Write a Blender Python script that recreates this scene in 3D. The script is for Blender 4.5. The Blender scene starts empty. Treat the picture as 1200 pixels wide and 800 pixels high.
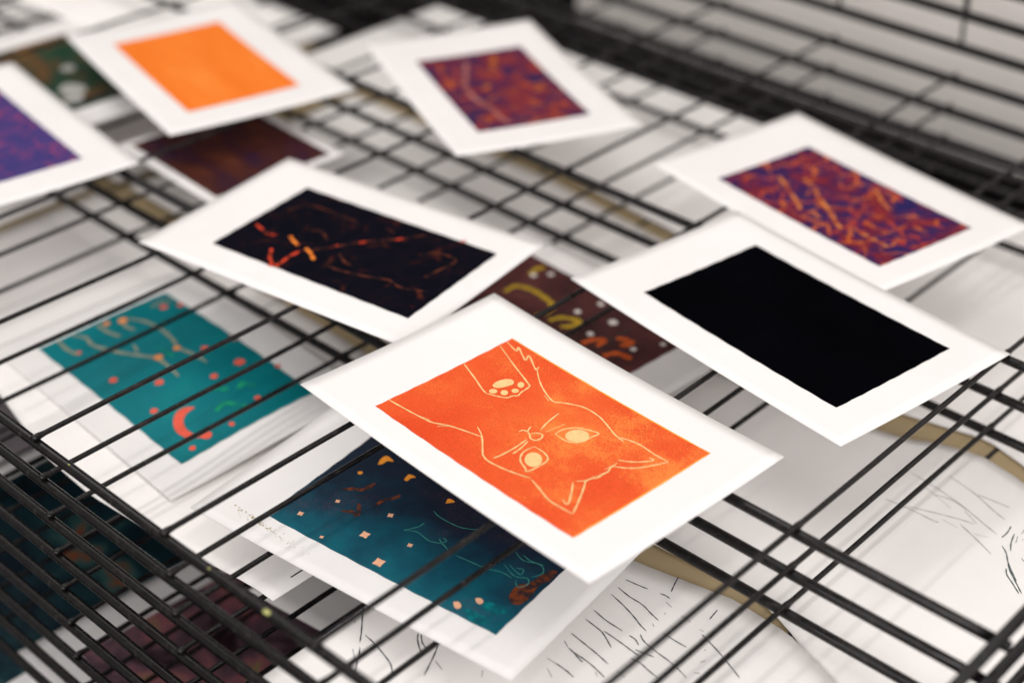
import bpy, bmesh, math, random
from mathutils import Vector, Matrix

random.seed(7)
S = 0.5                       # metres per layout unit (the camera stands one unit above the top shelf)
PITCH = 0.05197 * S           # vertical distance between two shelves
sc = bpy.context.scene

# ------------------------------------------------------------------ camera
cam_d = bpy.data.cameras.new('camera')
cam = bpy.data.objects.new('camera', cam_d)
sc.collection.objects.link(cam)
R_ = Vector((0.73407, 0.67897, 0.01174)); U_ = Vector((-0.37899, 0.39528, 0.83673)); F_ = Vector((-0.56347, 0.61867, -0.54749))
cam.matrix_world = Matrix(((R_.x, U_.x, -F_.x, 0), (R_.y, U_.y, -F_.y, 0), (R_.z, U_.z, -F_.z, S), (0, 0, 0, 1)))
cam_d.sensor_width = 36.0
cam_d.lens = 1859.4 / 1200 * 36
cam_d.clip_start = 0.02
cam_d.clip_end = 50
cam_d.dof.use_dof = True
cam_d.dof.focus_distance = 0.846
cam_d.dof.aperture_fstop = 2.9
cam_d.dof.aperture_blades = 9
sc.camera = cam

# ------------------------------------------------------------------ world, lamps, exposure
w = bpy.data.worlds.new('World'); sc.world = w; w.use_nodes = True
w.node_tree.nodes['Background'].inputs[0].default_value = (1.0, 0.945, 0.905, 1)
w.node_tree.nodes['Background'].inputs[1].default_value = 0.50
def area_lamp(name, x, y, z, wx, ly, power, col=(1, 0.965, 0.93)):
    l = bpy.data.lights.new(name, 'AREA'); l.shape = 'RECTANGLE'; l.size = wx; l.size_y = ly
    l.energy = power; l.color = col
    o = bpy.data.objects.new(name, l); o.location = (x, y, z); sc.collection.objects.link(o)
    d = Vector((-0.55, 0.6, 0)) - Vector((x, y, z))
    o.rotation_euler = (0, 0, 0)
    return o
area_lamp('ceiling_tube_lamp', -0.95, 0.55, 1.45, 0.045, 1.5, 5.4)
area_lamp('ceiling_tube_lamp', 0.05, 0.45, 1.45, 0.045, 1.5, 5.4)
pan = area_lamp('fill_panel_lamp', -1.75, 0.55, 1.35, 0.7, 1.9, 12)  # added soft panel overhead at left, placed to streak the rods with highlights
pan.rotation_euler = (Vector((-0.6, 0.6, 0.0)) - pan.location).to_track_quat('-Z', 'Y').to_euler()
# added broad soft fill in front of the rack, lifting shade under the prints
fill = area_lamp('fill_light', 0.25, -1.9, 1.55, 2.6, 1.5, 50, (1, 0.975, 0.96))
fill.rotation_euler = (Vector((-0.6, 0.6, 0.0)) - fill.location).to_track_quat('-Z', 'Y').to_euler()
sc.view_settings.view_transform = 'Standard'; sc.view_settings.look = 'None'
sc.view_settings.exposure = -0.33; sc.view_settings.gamma = 1.0

fill2 = area_lamp('fill_light', 1.45, -0.25, 0.95, 1.8, 1.1, 38, (1, 0.975, 0.96))  # second added fill, from the right, brightening the shaded sheets and the board
fill2.rotation_euler = (Vector((-0.5, 0.7, -0.05)) - fill2.location).to_track_quat('-Z', 'Y').to_euler()

# ------------------------------------------------------------------ materials
def newmat(name, rough=0.6, spec=0.5):
    m = bpy.data.materials.new(name); m.use_nodes = True
    b = m.node_tree.nodes['Principled BSDF']
    b.inputs['Roughness'].default_value = rough; b.inputs['Specular IOR Level'].default_value = spec
    return m, m.node_tree.nodes, m.node_tree.links, b
def nd(n, t, **kw):
    x = n.new(t)
    for k, v in kw.items(): setattr(x, k, v)
    return x
def noise(n, l, scale, detail=4, rough=0.55, vec=None, dist=0.0):
    x = n.new('ShaderNodeTexNoise'); x.inputs['Scale'].default_value = scale
    x.inputs['Detail'].default_value = detail; x.inputs['Roughness'].default_value = rough; x.inputs['Distortion'].default_value = dist
    if vec is not None: l.new(vec, x.inputs['Vector'])
    return x
def ramp(n, l, fac, stops):
    r = n.new('ShaderNodeValToRGB'); cr = r.color_ramp
    cr.elements[0].position, cr.elements[0].color = stops[0][0], (*stops[0][1], 1)
    cr.elements[1].position, cr.elements[1].color = stops[-1][0], (*stops[-1][1], 1)
    for p, c in stops[1:-1]:
        e = cr.elements.new(p); e.color = (*c, 1)
    l.new(fac, r.inputs[0]); return r
def coords(n, kind='Object'):
    return n.new('ShaderNodeTexCoord').outputs[kind]
def mapping(n, l, vec, scale=(1, 1, 1), rot=(0, 0, 0), loc=(0, 0, 0)):
    m = n.new('ShaderNodeMapping'); l.new(vec, m.inputs[0])
    m.inputs['Location'].default_value = loc; m.inputs['Rotation'].default_value = rot; m.inputs['Scale'].default_value = scale
    return m.outputs[0]

def paper_mat(name, col, fibre=1.0):
    m, n, l, b = newmat(name, 0.85, 0.2)
    v = coords(n)
    a = noise(n, l, 9, 5, 0.6, v)
    lo = tuple(c * 0.93 for c in col)
    r = ramp(n, l, a.outputs[0], [(0.3, lo), (0.7, col)])
    l.new(r.outputs[0], b.inputs['Base Color'])
    f = noise(n, l, 900, 3, 0.7, v)
    g = noise(n, l, 14, 3, 0.5, v)
    bp = nd(n, 'ShaderNodeBump'); bp.inputs['Strength'].default_value = 0.12 * fibre; bp.inputs['Distance'].default_value = 0.0004
    l.new(f.outputs[0], bp.inputs['Height'])
    b2 = nd(n, 'ShaderNodeBump'); b2.inputs['Strength'].default_value = 0.25; b2.inputs['Distance'].default_value = 0.003
    l.new(g.outputs[0], b2.inputs['Height']); l.new(bp.outputs[0], b2.inputs['Normal'])
    l.new(b2.outputs[0], b.inputs['Normal'])
    return m
def ink_mat(name, stops, scale=30, detail=5, dist=0.0, grain=0.25, rough=0.55, stretch=(1, 1, 1), rot=0.0, seed=0.0, spec=0.1, flecks=None):
    """printed ink: colours of the print mixed by noise, with the fine mottled grain of a hand-pulled print"""
    m, n, l, b = newmat(name, rough, spec)
    v = mapping(n, l, coords(n), stretch, (0, 0, rot), (seed, seed * 1.7, 0))
    a = noise(n, l, scale, detail, 0.6, v, dist)
    r = ramp(n, l, a.outputs[0], stops)
    g = noise(n, l, 1400, 2, 0.8, coords(n))
    gr = ramp(n, l, g.outputs[0], [(0.35, (1 - grain,) * 3), (0.62, (1 + grain * 0.5,) * 3)])
    mx = nd(n, 'ShaderNodeMix', data_type='RGBA', blend_type='MULTIPLY'); mx.inputs[0].default_value = 1.0
    l.new(r.outputs[0], mx.inputs[6]); l.new(gr.outputs[0], mx.inputs[7])
    out = mx.outputs[2]
    if flecks:                                        # second colour showing through in fine grains, denser in some patches
        col, centre, thr = flecks
        p = noise(n, l, 26, 4, 0.6, mapping(n, l, coords(n), loc=(7, 3, 0)))
        ds = nd(n, 'ShaderNodeVectorMath', operation='DISTANCE'); l.new(coords(n), ds.inputs[0]); ds.inputs[1].default_value = centre
        md = nd(n, 'ShaderNodeMath', operation='MULTIPLY_ADD'); l.new(ds.outputs['Value'], md.inputs[0]); md.inputs[1].default_value = -1.6; l.new(p.outputs[0], md.inputs[2])
        f = noise(n, l, 1500, 2, 0.9, coords(n))
        sm = nd(n, 'ShaderNodeMath', operation='ADD'); l.new(md.outputs[0], sm.inputs[0]); l.new(f.outputs[0], sm.inputs[1])
        fr_ = ramp(n, l, sm.outputs[0], [(thr, (0, 0, 0)), (min(1.0, thr + 0.16), (0.55,) * 3)])
        m2 = nd(n, 'ShaderNodeMix', data_type='RGBA'); l.new(fr_.outputs[0], m2.inputs[0]); l.new(out, m2.inputs[6]); m2.inputs[7].default_value = (*col, 1)
        out = m2.outputs[2]
    l.new(out, b.inputs['Base Color'])
    bp = nd(n, 'ShaderNodeBump'); bp.inputs['Strength'].default_value = 0.1; bp.inputs['Distance'].default_value = 0.0003
    l.new(g.outputs[0], bp.inputs['Height']); l.new(bp.outputs[0], b.inputs['Normal'])
    return m
def vein_ink(name, base, veins, scales=(60, 105), width=0.10, dist=0.012, seed=0.0, lo=0.44, hi=0.66):
    """dense tangle of fine branching lines over a mottled ground"""
    m, n, l, b = newmat(name, 0.75, 0.04)
    v0 = mapping(n, l, coords(n), loc=(seed, seed * 0.7, 0))
    a = noise(n, l, 38, 5, 0.6, v0, 0.6)
    out = ramp(n, l, a.outputs[0], base).outputs[0]
    nz = noise(n, l, 45, 3, 0.6, v0)
    off = nd(n, 'ShaderNodeVectorMath', operation='SCALE'); l.new(nz.outputs['Color'], off.inputs[0]); off.inputs['Scale'].default_value = dist
    vv = nd(n, 'ShaderNodeVectorMath', operation='ADD'); l.new(v0, vv.inputs[0]); l.new(off.outputs[0], vv.inputs[1])
    for i, (sc_, col) in enumerate(zip(scales, veins)):
        vo = nd(n, 'ShaderNodeTexVoronoi', feature='DISTANCE_TO_EDGE', voronoi_dimensions='2D'); vo.inputs['Scale'].default_value = sc_
        l.new(mapping(n, l, vv.outputs[0], (1, 0.75, 1), (0, 0, 0.5 + i)), vo.inputs['Vector'])
        ln = ramp(n, l, vo.outputs['Distance'], [(width * 0.35, (1, 1, 1)), (width, (0, 0, 0))])
        pa = noise(n, l, 42 + 17 * i, 3, 0.6, mapping(n, l, v0, loc=(3 + i, 5, 0)))
        pr = ramp(n, l, pa.outputs[0], [(lo, (0.03,) * 3), (hi, (0.95,) * 3)])
        mu = nd(n, 'ShaderNodeMath', operation='MULTIPLY'); l.new(ln.outputs[0], mu.inputs[0]); l.new(pr.outputs[0], mu.inputs[1])
        mx = nd(n, 'ShaderNodeMix', data_type='RGBA'); l.new(mu.outputs[0], mx.inputs[0]); l.new(out, mx.inputs[6]); mx.inputs[7].default_value = (*col, 1)
        out = mx.outputs[2]
    l.new(out, b.inputs['Base Color'])
    return m
def flat_ink(name, col, rough=0.6):
    m, n, l, b = newmat(name, rough, 0.1)
    a = noise(n, l, 260, 3, 0.6, coords(n))
    r = ramp(n, l, a.outputs[0], [(0.3, tuple(c * 0.85 for c in col)), (0.7, col)])
    l.new(r.outputs[0], b.inputs['Base Color'])
    return m
def broken_ink(name, col, dark, scale=170, lo=0.42, hi=0.60):
    """ink that printed unevenly along the stroke"""
    m, n, l, b = newmat(name, 0.7, 0.1)
    a = noise(n, l, scale, 3, 0.6, coords(n))
    r = ramp(n, l, a.outputs[0], [(lo, dark), (hi, col)])
    l.new(r.outputs[0], b.inputs['Base Color'])
    return m
def rod_mat(name):
    m, n, l, b = newmat(name, 0.3, 0.32)
    v = coords(n)
    a = noise(n, l, 240, 4, 0.65, v)
    r = ramp(n, l, a.outputs[0], [(0.42, (0.004, 0.003, 0.0035)), (0.60, (0.008, 0.0065, 0.007)), (0.80, (0.04, 0.036, 0.034))])
    l.new(r.outputs[0], b.inputs['Base Color'])
    c = noise(n, l, 60, 3, 0.6, v)
    rr = ramp(n, l, c.outputs[0], [(0.35, (0.20,) * 3), (0.7, (0.40,) * 3)])
    l.new(rr.outputs[0], b.inputs['Roughness'])
    bp = nd(n, 'ShaderNodeBump'); bp.inputs['Strength'].default_value = 0.25; bp.inputs['Distance'].default_value = 0.0004
    l.new(a.outputs[0], bp.inputs['Height']); l.new(bp.outputs[0], b.inputs['Normal'])
    return m
PAPER = paper_mat('white_print_paper', (0.805, 0.785, 0.78))
SHEET = paper_mat('white_drawing_paper', (0.93, 0.905, 0.89))
SHEET2 = paper_mat('pinkish_white_paper', (0.93, 0.90, 0.885))
KRAFT = paper_mat('kraft_board', (0.42, 0.325, 0.19), 2)
ROD = rod_mat('black_coated_steel')
SPECK = flat_ink('dried_paint', (0.42, 0.42, 0.16))

# ------------------------------------------------------------------ helpers
def link(o, parent=None):
    sc.collection.objects.link(o)
    if parent is not None: o.parent = parent
    return o
def obj(name, bm, mat, parent=None, smooth=True, flat_rim=False):
    me = bpy.data.meshes.new(name); bm.normal_update(); bm.to_mesh(me); bm.free()
    me.materials.append(mat)
    if smooth:
        for p in me.polygons: p.use_smooth = not (flat_rim and abs(p.normal.z) < 0.5)
    return link(bpy.data.objects.new(name, me), parent)
def thing(name, label, cat, loc=(0, 0, 0), rotz=0.0, group=None):
    o = bpy.data.objects.new(name, None); o.empty_display_size = 0.02
    o.location = loc; o.rotation_euler = (0, 0, rotz)
    link(o); tag(o, label, cat, group)
    return o
def tag(o, label, cat, group=None):
    o['label'] = label; o['category'] = cat
    if group: o['group'] = group
    return o
def structure(o):
    o['kind'] = 'structure'; return o
def rod_bm(pts, r, seg=14, bm=None, bulge=None):
    """round bar through a list of points, closed ends"""
    bm = bm or bmesh.new(); pts = [Vector(p) for p in pts]; rings = []
    for i, p in enumerate(pts):
        t = (pts[min(i + 1, len(pts) - 1)] - pts[max(i - 1, 0)]).normalized()
        a = t.orthogonal().normalized() if abs(t.z) > 0.9 else t.cross(Vector((0, 0, 1))).normalized()
        c = a.cross(t)
        rings.append([bm.verts.new(p + (a * math.cos(2 * math.pi * k / seg) + c * math.sin(2 * math.pi * k / seg)) * (r if bulge is None else r * bulge(p))) for k in range(seg)])
    for A, B in zip(rings, rings[1:]):
        for k in range(seg): bm.faces.new((A[k], A[(k + 1) % seg], B[(k + 1) % seg], B[k]))
    bm.faces.new(list(reversed(rings[0]))); bm.faces.new(rings[-1])
    bmesh.ops.recalc_face_normals(bm, faces=bm.faces)
    return bm
def grid_bm(fx, nu, nv, t):
    """sheet of paper: fx(s, r) with s, r in 0..1 gives the top surface; t = thickness"""
    bm = bmesh.new()
    top = [[bm.verts.new(fx(i / nu, j / nv)) for j in range(nv + 1)] for i in range(nu + 1)]
    for i in range(nu):
        for j in range(nv): bm.faces.new((top[i][j], top[i + 1][j], top[i + 1][j + 1], top[i][j + 1]))
    if t > 0:
        bot = [[bm.verts.new(v.co - Vector((0, 0, t))) for v in row] for row in top]
        for i in range(nu):
            for j in range(nv): bm.faces.new((bot[i][j], bot[i][j + 1], bot[i + 1][j + 1], bot[i + 1][j]))
        for i in range(nu):
            bm.faces.new((top[i][0], bot[i][0], bot[i + 1][0], top[i + 1][0]))
            bm.faces.new((top[i + 1][nv], bot[i + 1][nv], bot[i][nv], top[i][nv]))
        for j in range(nv):
            bm.faces.new((top[0][j + 1], bot[0][j + 1], bot[0][j], top[0][j]))
            bm.faces.new((top[nu][j], bot[nu][j], bot[nu][j + 1], top[nu][j + 1]))
    bmesh.ops.recalc_face_normals(bm, faces=bm.faces)
    return bm
def smooth_path(pts, sub=5):
    if len(pts) < 3: return [Vector(p) for p in pts]
    P = [Vector(p) for p in pts]; out = []
    for i in range(len(P) - 1):
        p0, p1, p2, p3 = P[max(i - 1, 0)], P[i], P[i + 1], P[min(i + 2, len(P) - 1)]
        for k in range(sub):
            t = k / sub
            out.append(0.5 * ((2 * p1) + (p2 - p0) * t + (2 * p0 - 5 * p1 + 4 * p2 - p3) * t * t + (3 * p1 - p0 - 3 * p2 + p3) * t ** 3))
    return out + [P[-1]]
def strokes_bm(lines, hw, zf, off, smooth=True, taper=0.35, bm=None):
    """hand-drawn strokes printed on a surface z = zf(u, v)"""
    bm = bm or bmesh.new()
    for n_, ln in enumerate(lines):
        P = smooth_path(ln) if smooth else [Vector(p) for p in ln]
        L = []
        for i, p in enumerate(P):
            d = P[min(i + 1, len(P) - 1)] - P[max(i - 1, 0)]
            if d.length < 1e-9: continue
            d.normalize(); nrm = Vector((-d.y, d.x))
            s = i / max(1, len(P) - 1)
            k = hw * (taper + (1 - taper) * min(1, 6 * min(s, 1 - s) + 0.15)) * (0.9 + 0.2 * math.sin(i * 1.7 + n_))
            a, b = p + nrm * k, p - nrm * k
            L.append((bm.verts.new((a.x, a.y, zf(a.x, a.y) + off)), bm.verts.new((b.x, b.y, zf(b.x, b.y) + off))))
        for (a, b), (c, d) in zip(L, L[1:]): bm.faces.new((a, b, d, c))
    return bm
def strokes(name, lines, hw, zf, off, taper=0.35):
    """each stroke an object of its own under its printed image"""
    def place(mat, im):
        for ln in lines: obj(name, strokes_bm([ln], hw, zf, off, taper=taper), mat, im)
    return place
def blob_bm(polys, zf, off, bm=None, smooth=True):
    bm = bm or bmesh.new()
    for pl in polys:
        P = smooth_path(list(pl) + [pl[0]], 4)[:-1] if smooth else [Vector(p) for p in pl]
        c = sum(P, Vector((0, 0))) / len(P)
        f = bm.faces.new([bm.verts.new((p.x, p.y, zf(p.x, p.y) + off)) for p in P])
        f.normal_update()
        if f.normal.z < 0: f.normal_flip()
    return bm
def disc(c, r, k=14, wob=0.12):
    return [(c[0] + r * (1 + random.uniform(-wob, wob)) * math.cos(2 * math.pi * i / k), c[1] + r * (1 + random.uniform(-wob, wob)) * math.sin(2 * math.pi * i / k)) for i in range(k)]
def star(c, r, a=0.0):
    out = []
    for i in range(8):
        q = r * (1.2 if i % 2 else 0.76)
        out.append((c[0] + q * math.cos(a + i * math.pi / 4), c[1] + q * math.sin(a + i * math.pi / 4)))
    return out

# ------------------------------------------------------------------ the rack: stacked hinged wire shelves
Y_FRONT, Y_BACK = 0.649, 2.157
Y_MID = (1.077, 1.5, 1.92)
X_END, X_STEP, N_WIRE = -0.379, 0.2205, 12
ROD_R, WIRE_R = 0.0029, 0.00155
X_FAR = X_END - X_STEP * N_WIRE
def make_shelf():
    """origin at the rear hinge bar; rods run along X, cross wires along Y"""
    t = thing('wire_shelf', 'x', 'wire shelf', (0, Y_BACK * S, 0), 0, 'black wire shelves of the drying rack')
    x0, x1 = X_FAR * S - 0.004, X_END * S + 0.004
    zr = -0.0024
    def bar(name, y, r=ROD_R):
        pts = [(x0 + (x1 - x0) * i / 12, (y - Y_BACK) * S + 0.0006 * math.sin(i * 1.3 + y * 9), zr + 0.0004 * math.sin(i * 0.9 + y * 5)) for i in range(13)]
        return obj(name, rod_bm(pts, r), ROD, t)
    fr = bar('front_rod', Y_FRONT); bar('back_rod', Y_BACK, 0.0040)
    for y in Y_MID: bar('middle_rod', y)
    for x in (X_END, X_FAR):
        obj('end_rod', rod_bm([(x * S, (Y_FRONT - Y_BACK) * S - 0.004, zr + 0.0045), (x * S, 0.004, zr + 0.0045)], ROD_R), ROD, t)
    for k in range(1, N_WIRE):
        x = (X_END - X_STEP * k) * S
        bow = random.uniform(-0.0014, 0.0014); lean = random.uniform(-0.0008, 0.0008)
        ya, yb = (Y_FRONT - Y_BACK) * S - ROD_R * 0.9, ROD_R * 0.9
        welds = [(y - Y_BACK) * S for y in (Y_FRONT, *Y_MID, Y_BACK)]
        ys = sorted({round(ya + (yb - ya) * i / 16, 5) for i in range(17)} | {round(min(max(w_ + q, ya), yb), 5) for w_ in welds for q in (-0.005, -0.0028, -0.0012, 0.0012, 0.0028, 0.005)})
        pts = [(x + bow * math.sin(math.pi * (q - ya) / (yb - ya)) + lean * (q - ya) / (yb - ya), q, zr + ROD_R + WIRE_R * 0.75 + 0.0003 * math.sin(q * 31 + k)) for q in ys]
        seat = lambda p: 1 + 0.42 * max(0.0, 1 - min(abs(p.y - w_) for w_ in welds) / 0.0045)     # weld fillet on each bar
        obj('cross_wire', rod_bm(pts, WIRE_R, 10, None, seat), ROD, t)
    return t
def copy_tree(o, parent=None):
    c = o.copy(); sc.collection.objects.link(c); c.parent = parent
    for ch in list(o.children): copy_tree(ch, c)
    return c
shelf0 = make_shelf()
ORD = ['top lowered', 'second', 'third', 'fourth', 'fifth', 'sixth', 'seventh', 'eighth', 'ninth', 'tenth', 'eleventh', 'twelfth']
shelf0['label'] = 'top lowered black wire shelf carrying the orange cat print'
EXTRA = {1: 'second black wire shelf down, just below the shelf with the cat print', 2: 'third black wire shelf down, carrying the teal cat print',
         3: 'fourth black wire shelf down, carrying the pen drawing sheets'}
for k in range(1, 11):
    c = copy_tree(shelf0); c.location.z = -k * PITCH
    c['label'] = EXTRA.get(k, '%s black wire shelf down, its front rod among those at lower left' % ORD[k])
for k in (1, 2, 3):
    c = copy_tree(shelf0); c.location = (0, Y_BACK * S, k * PITCH)
    c.rotation_euler = (math.radians(-82), 0, 0)
    c['label'] = ['raised black wire shelf standing up at the back, lowest of those raised', 'raised black wire shelf at the back, between two other raised ones',
                  'raised black wire shelf at the back, highest of those raised'][k - 1]
    c['group'] = 'black wire shelves swung up at the back of the rack'

front = [c for c in shelf0.children if c.name.startswith('front_rod')][0]
wires = [c for c in shelf0.children if c.name.startswith('cross_wire')]
for host, x, y, r in ((front, -0.885, Y_FRONT - 0.004, 0.0016), (front, -1.2, Y_FRONT - 0.002, 0.0005), (front, -0.97, Y_FRONT - 0.003, 0.0006)):
    bm = bmesh.new()
    bmesh.ops.create_icosphere(bm, subdivisions=2, radius=r, matrix=Matrix.Translation((x * S, (y - Y_BACK) * S, 0.0002)) @ Matrix.Diagonal((1.5, 1.0, 0.6, 1)))
    obj('paint_speck', bm, SPECK, host)
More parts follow.
